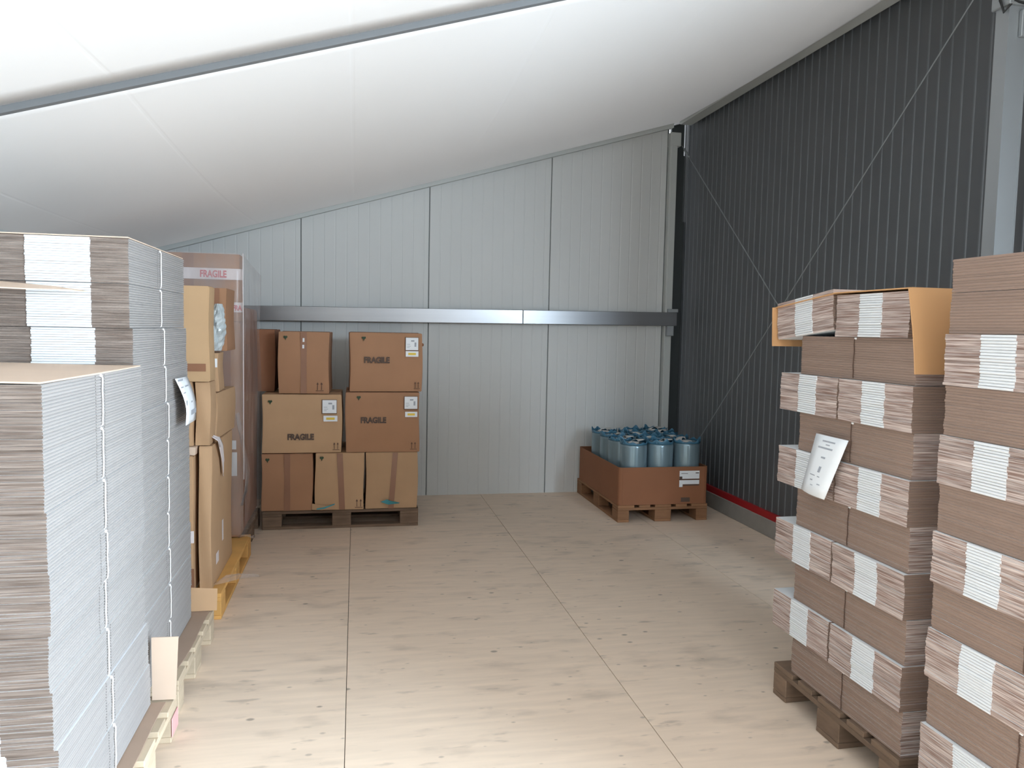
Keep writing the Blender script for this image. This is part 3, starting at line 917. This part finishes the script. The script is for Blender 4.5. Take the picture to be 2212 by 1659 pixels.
def emblem(parent, x, z, y=-0.0115, s=0.016):
    b = MB()
    pts = [(0, -1.25), (0.35, -0.3), (1.0, 0.25), (0.8, 0.9), (0.25, 1.0), (0, 0.7), (-0.25, 1.0), (-0.8, 0.9), (-1.0, 0.25), (-0.35, -0.3)]
    v = [(x + s * a, y - 0.0008, z + s * c) for a, c in pts] + [(x + s * a, y + 0.0006, z + s * c) for a, c in pts]
    n = len(pts)
    b.poly(v, [tuple(range(n)), tuple(range(2 * n - 1, n - 1, -1))] + [(k, n + k, n + (k + 1) % n, (k + 1) % n) for k in range(n)])
    b.build('emblem', 'print_green', parent)
def this_way_up(parent, x, z, y=-0.0115, s=0.03):
    b = MB()
    for dx in (-0.5, 0.5):
        b.box(x + s * (dx - 0.08), x + s * (dx + 0.08), y - 0.0006, y, z - s, z + 0.4 * s)
        v = [(x + s * (dx - 0.3), y - 0.0006, z + 0.4 * s), (x + s * (dx + 0.3), y - 0.0006, z + 0.4 * s), (x + s * dx, y - 0.0006, z + s)]
        b.poly(v + [(p[0], p[1] + 0.0006, p[2]) for p in v], [(0, 1, 2), (5, 4, 3), (0, 3, 4, 1), (1, 4, 5, 2), (2, 5, 3, 0)])
    b.box(x - 1.0 * s, x + 1.0 * s, y - 0.0006, y, z - 1.3 * s, z - 1.15 * s)
    b.build('arrow_print', 'print_brown', parent)
def box_label(parent, x0, x1, z0, z1, y=-0.0115):
    b = MB(); b.bbox(x0 - 0.005, x1 + 0.003, y, y + 0.003, z0 - 0.005, z1 + 0.003, 0.0005); b.build('label_border', 'print_brown', parent)
    b = MB(); b.bbox(x0, x1, y - 0.0008, y + 0.001, z0, z1, 0.0004); l = b.build('label', 'paper', parent)
    w, h = x1 - x0, z1 - z0
    b = MB()
    for (u0, u1, v0, v1) in ((.42, .68, .68, .80), (.70, .84, .28, .62), (.1, .35, .45, .48), (.1, .4, .3, .33), (.1, .3, .18, .21)):
        b.box(x0 + w * u0, x0 + w * u1, y - 0.0013, y - 0.0005, z0 + h * v0, z0 + h * v1)
    b.build('label_print', 'print_grey', l)
def yellow_label(parent, x0, x1, z0, z1, y=-0.0115):
    b = MB(); b.bbox(x0, x1, y - 0.0008, y + 0.002, z0, z1, 0.0004); l = b.build('sticker', 'paper', parent)
    b = MB(); b.box(x0 + 0.2 * (x1 - x0), x0 + 0.8 * (x1 - x0), y - 0.0013, y - 0.0005, z0 + 0.3 * (z1 - z0), z0 + 0.7 * (z1 - z0)); b.build('sticker_print', 'print_yellow', l)
def fragile(parent, x, z, size, y=-0.0125, mat='print_dark', sx=1.0):
    text('fragile_print', 'FRAGILE', size, mat, parent, (x, y, z), (R90, 0, 0), 0.003, sx=sx)

# --- pallet of cartons against the gable
YA = 6.11
pallet('dark weathered pallet under the seven cartons by the gable wall', (-0.10, YA + 0.40, 0), 0.0, 'wood_old')
G = 'cartons stacked by the gable wall'
c = carton('carton', 'tan carton, left of the three on the bottom row by the gable', 'carton', -0.704, -0.323, YA + 0.004, YA + 0.60, 0.146, 0.594, 'kraft_red', 0, G, 1, tape=(0.5, 0.045))
emblem(c, 0.045, 0.40); 
c = carton('carton', 'tan carton, middle of the three on the bottom row by the gable', 'carton', -0.303, 0.070, YA - 0.004, YA + 0.60, 0.146, 0.597, 'kraft', 0, G, 2, tape=(0.5, 0.045, 0.02))
emblem(c, 0.05, 0.41); this_way_up(c, 0.335, 0.055)
c = carton('carton', 'tan carton with slanted tape, right of the bottom row by the gable', 'carton', 0.086, 0.492, YA + 0.0, YA + 0.60, 0.146, 0.598, 'kraft', 0, G, 3, tape=(0.56, 0.042, -0.03))
c = carton('carton', 'tan carton with low FRAGILE print, left of the middle row', 'carton', -0.697, -0.103, YA - 0.006, YA + 0.54, 0.602, 1.055, 'kraft', 0, G, 4, bulge=0.004)
emblem(c, 0.06, 0.395); box_label(c, 0.448, 0.555, 0.31, 0.412); yellow_label(c, 0.456, 0.562, 0.245, 0.29); fragile(c, 0.186, 0.105, 0.062, sx=0.86)
this_way_up(c, 0.552, 0.055, s=0.026)
c = carton('carton', 'reddish tan FRAGILE carton, right of the middle row', 'carton', -0.073, 0.500, YA - 0.004, YA + 0.54, 0.600, 1.074, 'kraft_red', 0, G, 5, bulge=0.004)
emblem(c, 0.10, 0.43); box_label(c, 0.455, 0.556, 0.345, 0.442); yellow_label(c, 0.460, 0.556, 0.28, 0.322); fragile(c, 0.114, 0.235, 0.062, sx=0.86)
this_way_up(c, 0.528, 0.055, s=0.026)
c = carton('carton', 'narrow taped carton on top of the left middle carton', 'carton', -0.581, -0.202, YA + 0.02, YA + 0.55, 1.0605, 1.537, 'kraft_red', math.radians(-1.0), G, 6, tape=(0.5, 0.045))
emblem(c, 0.055, 0.43); this_way_up(c, 0.31, 0.06)
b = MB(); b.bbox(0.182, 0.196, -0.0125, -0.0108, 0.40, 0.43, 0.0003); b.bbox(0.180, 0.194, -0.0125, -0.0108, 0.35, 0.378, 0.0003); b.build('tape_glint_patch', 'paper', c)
c = carton('carton', 'FRAGILE carton on top of the right middle carton', 'carton', -0.042, 0.520, YA + 0.005, YA + 0.55, 1.0795, 1.541, 'kraft_red', math.radians(1.2), G, 7, bulge=0.004)
emblem(c, 0.105, 0.415); box_label(c, 0.43, 0.528, 0.33, 0.428); yellow_label(c, 0.43, 0.53, 0.278, 0.322); fragile(c, 0.106, 0.228, 0.062, sx=0.86)
this_way_up(c, 0.52, 0.055, s=0.024)
b = MB(); b.bbox(0.553, 0.575, 0.02, 0.04, 0.36, 0.385, 0.006); b.build('torn_corner', 'kraft_dark', c)
b = MB()
g = [[(-0.56 + 0.0, YA, 0)]]
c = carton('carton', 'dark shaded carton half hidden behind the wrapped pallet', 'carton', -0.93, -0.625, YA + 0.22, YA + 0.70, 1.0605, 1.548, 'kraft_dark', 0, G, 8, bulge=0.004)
# scraps of packing under the bottom cartons
b = MB(); b.sheet([[(0.20, YA - 0.02, 0.205), (0.25, YA - 0.028, 0.225)], [(0.26, YA - 0.03, 0.185), (0.28, YA - 0.04, 0.215)], [(0.345, YA - 0.02, 0.19), (0.35, YA - 0.025, 0.196)]], 0.003)
tag(b.build('plastic_scrap', 'teal'), 'teal plastic scrap wedged under the right bottom carton', 'plastic scrap')
b = MB(); b.sheet([[(-0.325, YA - 0.02, 0.155), (-0.325, YA - 0.02, 0.205)], [(-0.25, YA - 0.028, 0.152), (-0.25, YA - 0.026, 0.19)], [(-0.15, YA - 0.02, 0.160), (-0.16, YA - 0.02, 0.182)]], 0.003)
sc = tag(b.build('cardboard_scrap', 'kraft'), 'torn cardboard scrap under the middle bottom carton', 'cardboard scrap')
b = MB(); b.sheet([[(-0.29, YA - 0.034, 0.158), (-0.29, YA - 0.034, 0.168)], [(-0.23, YA - 0.036, 0.165), (-0.23, YA - 0.036, 0.178)], [(-0.155, YA - 0.034, 0.194), (-0.15, YA - 0.034, 0.204)]], 0.0015)
b.build('strap_end', 'teal', sc)

# --- tray of bubble-wrap rolls
TX0, TX1, TY0, TY1 = 2.150, 2.945, 6.0, 7.17
pallet('brown wooden pallet under the tray of blue rolls', (2.5475, 6.60, 0), R90, 'wood_brown')
tr = thing('cardboard_tray', 'open reddish cardboard tray holding the blue bubble-wrap rolls', 'cardboard tray', (TX0, TY0, 0.1445))
W_, D_, Hh = TX1 - TX0, TY1 - TY0, 0.318
b = MB(); b.bbox(0.03, W_ - 0.03, 0, 0.007, 0, Hh, 0.002); b.build('front_wall', 'kraft_tray', tr)
b = MB(); b.bbox(0.03, W_ - 0.03, D_ - 0.007, D_, 0, Hh, 0.002); b.build('rear_wall', 'kraft_tray', tr)
b = MB(); b.bbox(0, 0.007, 0.03, D_ - 0.03, 0, Hh, 0.002); b.build('side_wall', 'kraft_tray', tr)
b = MB(); b.bbox(W_ - 0.007, W_, 0.03, D_ - 0.03, 0, Hh, 0.002); b.build('side_wall', 'kraft_tray', tr)
b = MB()
for (cx, cy, a0) in ((0.03, 0.03, 180), (W_ - 0.03, 0.03, 270), (W_ - 0.03, D_ - 0.03, 0), (0.03, D_ - 0.03, 90)):
    g = []
    for k in range(5):
        a = math.radians(a0 + 90 * k / 4)
        g.append([(cx + 0.0265 * math.cos(a), cy + 0.0265 * math.sin(a), 0.001), (cx + 0.0265 * math.cos(a), cy + 0.0265 * math.sin(a), Hh)])
    b.sheet(g, 0.007)
b.build('rounded_corner', 'kraft_tray', tr)
b = MB(); b.bbox(0.01, W_ - 0.01, 0.01, D_ - 0.01, 0.0, 0.006, 0.001); b.build('base', 'kraft_tray', tr)
b = MB(); b.bbox(0.535, 0.715, -0.0012, 0.0005, 0.215, 0.283, 0.0003); b.bbox(0.535, 0.715, -0.0012, 0.0005, 0.168, 0.203, 0.0003); b.bbox(0.535, 0.565, -0.0012, 0.0005, 0.145, 0.168, 0.0003)
lb = b.build('label', 'paper', tr)
b = MB(); b.box(0.535, 0.715, -0.0016, -0.0006, 0.205, 0.213); b.box(0.535, 0.56, -0.002, -0.0011, 0.213, 0.235); b.box(0.568, 0.715, -0.0016, -0.0006, 0.156, 0.166); b.box(0.68, 0.71, -0.002, -0.0011, 0.26, 0.268); b.box(0.55, 0.61, -0.002, -0.0011, 0.258, 0.262); b.build('label_print', 'print_dark', lb)
b = MB(); b.box(0.555, 0.635, -0.0009, 0.001, 0.018, 0.055); b.build('hand_hole', 'print_dark', tr)

roll_parts = None
def make_roll_meshes(var):
    rng = random.Random(50 + var)
    n = 28
    Rr, Hr = 0.114, 0.50
    b = MB()
    prof = [(Rr * 0.96, 0.0), (Rr, 0.012), (Rr * 1.0, 0.15), (Rr * 1.005, 0.3), (Rr, 0.47), (Rr * 0.975, Hr - 0.004), (Rr * 0.9, Hr), (0.045, Hr - 0.004), (0.043, Hr - 0.05)]
    v, f = [], []
    for (r, z) in prof:
        for k in range(n):
            a = 2 * math.pi * k / n
            rr = r + (0.0025 * math.sin(3 * a + z * 9 + var) if r > 0.06 else 0)
            v.append((rr * math.cos(a), rr * math.sin(a), z))
    for i in range(len(prof) - 1):
        for k in range(n):
            f.append((i * n + k, i * n + (k + 1) % n, (i + 1) * n + (k + 1) % n, (i + 1) * n + k))
    f.append(tuple(range(n - 1, -1, -1)))
    f.append(tuple((len(prof) - 1) * n + k for k in range(n)))
    b.poly(v, f)
    body = b.mesh('wrap', 'roll', True)
    # ruffled blue film collar
    b = MB(); g = []
    for k in range(n * 2 + 1):
        a = 2 * math.pi * k / (n * 2)
        w = 0.5 + 0.5 * math.sin(3 * a + var * 2.1) * math.sin(5 * a + var)
        hgt = 0.004 + 0.042 * w * w
        j = rng.uniform(-0.004, 0.004)
        if k == n * 2: j = 0
        g.append([(Rr * 1.012 * math.cos(a), Rr * 1.012 * math.sin(a), Hr - 0.010), ((Rr * 1.01 + j) * math.cos(a), (Rr * 1.01 + j) * math.sin(a), Hr + hgt * 0.6), ((Rr * (0.93 + 0.1 * w) + j) * math.cos(a), (Rr * (0.93 + 0.1 * w) + j) * math.sin(a), Hr + hgt)])
    b.sheet(g, 0.0012)
    collar = b.mesh('film_collar', 'roll_film', True)
    # pale liner paper and core on the top
    b = MB()
    v, f = [], []
    for (r, z) in ((0.045, Hr + 0.004), (0.038, Hr + 0.006), (0.036, Hr - 0.04), (0.046, Hr - 0.03)):
        for k in range(18):
            a = 2 * math.pi * k / 18
            v.append((r * math.cos(a), r * math.sin(a), z))
    for i in range(4):
        for k in range(18):
            f.append((i * 18 + k, ((i + 1) % 4) * 18 + k, ((i + 1) % 4) * 18 + (k + 1) % 18, i * 18 + (k + 1) % 18))
    b.poly(v, f)
    core = b.mesh('core', 'core', True)
    b = MB()
    a0 = rng.uniform(0, 6)
    g = [[((0.04 + 0.065 * q) * math.cos(a0 + t), (0.04 + 0.065 * q) * math.sin(a0 + t), Hr + 0.008 + 0.018 * math.sin(2 * t + q)) for q in (0, .5, 1)] for t in [0.25 * k for k in range(11)]]
    b.sheet(g, 0.0012)
    liner = b.mesh('liner_paper', 'core', True)
    return body, collar, core, liner
variants = [make_roll_meshes(k) for k in range(4)]
spots = []
for r, yy in enumerate((6.135, 6.375, 6.615, 6.855)):
    for q, xx in enumerate((2.31, 2.556, 2.802)):
        spots.append((xx + (0.008 if r == 0 and q == 0 else 0) + (-0.015 if r and q == 0 else 0), yy + 0.004 * ((q * 7 + r * 3) % 3), r, q))
rown = ['front', 'second', 'third', 'rear']
coln = ['left', 'middle', 'right']
for k, (xx, yy, r, q) in enumerate(spots):
    t = thing('bubble_wrap_roll', 'blue bubble-wrap roll standing in the tray, %s row, %s one' % (rown[r], coln[q]), 'roll', (xx, yy, 0.1515 + 0.004 * (k % 3)), 0.9 * k, 'blue bubble-wrap rolls in the tray')
    for nm, me in zip(('wrap', 'film_collar', 'core', 'liner_paper'), variants[k % 4]):
        place(nm, me, t)

# ------------------------------------------------------------------ wrapped mixed loads behind the left stacks
pallet('yellow wooden pallet under the mixed cartons left of the aisle', (-1.10, 4.86, 0), R90, 'wood_yellow')
GW = 'cartons of the wrapped loads on the left'
c = carton('flat_carton', 'tall flat brown carton standing on edge on the yellow pallet', 'carton', -0.822, -0.757, 4.33, 5.02, 0.146, 0.93, 'kraft', 0, GW, 20, bulge=0.003)
b = MB(); b.bbox(0.0655, 0.067, 0.32, 0.36, 0.18, 0.30, 0.0002); b.bbox(0.0655, 0.067, 0.12, 0.20, 0.10, 0.16, 0.0002); b.build('paper_strip', 'fragile_tape', c)
c = carton('flat_carton', 'narrow upright tan carton on top of the tall flat carton', 'carton', -0.835, -0.762, 4.335, 4.50, 0.934, 1.275, 'kraft', 0, GW, 21, bulge=0.002)
c = carton('carton', 'lower tan carton with pale label beside the tall flat carton', 'carton', -1.38, -0.846, 4.30, 4.98, 0.146, 0.885, 'kraft', 0, GW, 22, bulge=0.006)
b = MB(); b.bbox(0.34, 0.54, -0.0145, -0.011, 0.27, 0.335, 0.0004); b.build('label', 'fragile_tape', c)
b = MB(); b.bbox(0.3, 0.54, -0.0145, -0.011, 0.02, 0.13, 0.0004); b.build('tape', 'tape', c)
c = carton('carton', 'small tan carton with brown tape above the lower left carton', 'carton', -1.40, -0.845, 4.31, 4.90, 0.935, 1.165, 'kraft', 0, GW, 23, bulge=0.003)
b = MB(); b.bbox(0.3, 0.535, -0.0095, -0.007, 0.02, 0.15, 0.0004); b.build('tape', 'tape', c)
b = MB(); b.sheet([[(-1.42, 4.28, 0.91), (-0.85, 4.285, 0.912), (-0.83, 4.29, 0.91)], [(-1.42, 4.95, 0.91), (-0.85, 4.95, 0.912), (-0.83, 4.95, 0.91)]], 0.042)
tag(b.build('cardboard_divider', 'kraft_light'), 'thick cardboard divider between the two small left cartons', 'cardboard sheet')
c = carton('carton', 'pale tan tall carton on top of the mixed pallet', 'carton', -1.42, -0.758, 4.305, 4.46, 1.280, 1.784, 'kraft_tan', 0, GW, 24, bulge=0.003)
b = MB(); b.bbox(0.25, 0.645, -0.0095, -0.007, 0.055, 0.095, 0.0004); b.build('tape', 'tape', c)
c = carton('carton', 'flat tan carton supporting the pale tall carton', 'carton', -1.42, -0.848, 4.305, 4.55, 1.168, 1.2785, 'kraft', 0, GW, 25, bulge=0.002)
c = carton('carton', 'brown carton behind the pale tall carton, upper right', 'carton', -1.15, -0.762, 4.88, 5.20, 1.425, 1.80, 'kraft_red', 0, GW, 26, tape=(0.86, 0.035))
c = carton('carton', 'tan carton with white labels behind the narrow upright carton', 'carton', -1.15, -0.765, 4.60, 4.86, 1.20, 1.42, 'kraft', math.radians(3), GW, 27, bulge=0.004)
b = MB(); b.bbox(0.30, 0.325, -0.0105, -0.009, 0.06, 0.20, 0.0003); b.bbox(0.355, 0.38, -0.0105, -0.009, 0.14, 0.19, 0.0003); b.build('label', 'paper', c)
c = carton('carton', 'tan carton just above the tall flat carton', 'carton', -0.838, -0.765, 4.56, 5.10, 0.935, 1.195, 'kraft', math.radians(-2), GW, 28, bulge=0.004)
# bag of bubble wrap
b = MB(); g = []
for i in range(25):
    s = i / 24
    row = []
    rad = 0.062 * (math.sin(math.pi * (0.12 + 0.82 * s)) ** 0.6)
    for k in range(25):
        a = 2 * math.pi * k / 24
        rr = rad * (1 + 0.16 * math.sin(3 * a + 6 * s) + 0.10 * math.sin(6 * a + 17 * s) + 0.07 * math.sin(5 * a - 31 * s))
        row.append((-0.80 + 0.75 * rr * math.cos(a) + 0.02 * s, 4.72 + 1.3 * rr * math.sin(a), 1.432 + 0.27 * s))
    g.append(row)
b.sheet(g, 0.002)
tag(b.build('bubble_wrap_pack', 'bubble'), 'shiny clear bubble-wrap pack between the pale and brown cartons', 'bubble wrap')

# second wrapped load
pallet('dark pallet under the film-wrapped load beside the gable cartons', (-1.335, 5.86, 0), 0.0, 'wood_old')
c = carton('carton', 'tall pinkish brown carton with FRAGILE tape, top of the wrapped load', 'carton', -1.60, -0.750, 5.375, 5.50, 1.605, 2.045, 'kraft_red', 0, GW, 30, bulge=0.003, tape=(0.62, 0.07))
b = MB(); b.bbox(0.0, 0.868, -0.0135, -0.0115, 0.272, 0.345, 0.0004); b.build('fragile_tape', 'fragile_tape', c)
text('fragile_print', 'FRAGILE', 0.062, 'print_red', c, (0.60, -0.0142, 0.287), (R90, 0, 0), 0.002, sx=0.72)
b = MB(); b.bbox(0.785, 0.868, -0.0135, -0.0115, 0.06, 0.125, 0.0004); b.build('fragile_tape', 'fragile_tape', c)
text('fragile_print', 'FRA', 0.046, 'print_red', c, (0.802, -0.0142, 0.073), (R90, 0, 0), 0.002, sx=0.72)
c = carton('carton', 'tall brown carton under the FRAGILE-taped one in the wrapped load', 'carton', -1.60, -0.752, 5.378, 5.52, 0.150, 1.602, 'kraft_red', 0, GW, 31, bulge=0.003, tape=(0.9, 0.05))
b = MB(); b.bbox(0.79, 0.825, -0.0105, -0.0085, 0.42, 0.58, 0.0004); b.bbox(0.79, 0.82, -0.0105, -0.0085, 0.60, 0.66, 0.0004); b.build('label', 'paper', c)
c = carton('carton', 'large reddish carton at the back of the wrapped load', 'carton', -1.60, -0.752, 5.53, 6.26, 0.150, 1.70, 'kraft_dark', 0, GW, 32, bulge=0.004)
b = MB(); b.bbox(0.849, 0.8535, 0.10, 0.16, 0.9, 1.3, 0.0004); b.build('tape', 'tape', c)

# stretch film round the second load
def wob(a, c, s=0.006):
    return s * (math.sin(a * 11 + c * 7) + 0.6 * math.sin(a * 23 - c * 13))
fl = thing('stretch_film', 'clear stretch film wrapped round the load beside the gable cartons', 'plastic film', (-0.735, 5.35, 0.15))
b = MB(); g = []
for i in range(17):
    v = i / 16
    row = []
    for k in range(15):
        u = k / 14
        ztop = 1.90 - 0.08 * u
        row.append((0.004 + abs(wob(u, v)) + 0.008 * math.sin(9 * v + 4 * u), 0.0 + 0.925 * u, 0.02 + (ztop - 0.02) * v))
    g.append(row)
b.sheet(g, 0.0008)
b.build('side_film', 'film', fl, smooth=True)
b = MB(); g = []
for i in range(17):
    v = i / 16
    g.append([(-0.85 + 0.854 * k / 12, -0.003 - abs(wob(k / 12, v, 0.004)), 0.02 + 1.88 * v) for k in range(13)])
b.sheet(g, 0.0008)
b.build('front_film', 'film', fl, smooth=True)
b = MB()
b.tube([(0.006, -0.004 + 0.003 * math.sin(k), 0.4 + 1.5 * k / 20) for k in range(21)], 0.0035, 5)
b.build('film_edge', 'fragile_tape', fl, smooth=True)
# loose film hanging on the first load and trailing on the floor
def crumple(name, label, pts, wid, seed, par=None, mat='film'):
    rng = random.Random(seed); b = MB(); g = []
    for (p, w) in zip(pts, wid):
        p = Vector(p)
        g.append([p + Vector((rng.uniform(-.01, .012), w * (k / 4 - 0.5), rng.uniform(-.008, .012))) for k in range(5)])
    b.sheet(g, 0.001)
    return tag(b.build(name, mat, smooth=True), label, 'plastic film')
crumple('film_scrap', 'crumpled film bunch on top of the tall flat carton', [(-0.77, 4.42, 0.975), (-0.742, 4.44, 0.95), (-0.738, 4.5, 0.90), (-0.74, 4.56, 0.82), (-0.744, 4.60, 0.72)], [.05, .12, .10, .08, .05], 3, mat='fragile_tape')
crumple('film_scrap', 'torn film hanging beside the tall flat carton', [(-0.735, 5.10, 1.02), (-0.722, 5.12, 0.92), (-0.705, 5.16, 0.80), (-0.69, 5.2, 0.62), (-0.70, 5.2, 0.50), (-0.72, 5.15, 0.42)], [.05, .10, .12, .16, .14, .06], 4)
crumple('film_scrap', 'loose film tail trailing off the yellow pallet', [(-0.75, 4.36, 0.16), (-0.70, 4.42, 0.17), (-0.64, 4.50, 0.16), (-0.58, 4.56, 0.13), (-0.54, 4.58, 0.13)], [.05, .08, .07, .06, .02], 5)
crumple('film_scrap', 'shiny film fold at the foot of the wrapped load', [(-0.76, 5.33, 0.162), (-0.72, 5.34, 0.17), (-0.69, 5.35, 0.155), (-0.67, 5.37, 0.148)], [.06, .08, .07, .03], 6)
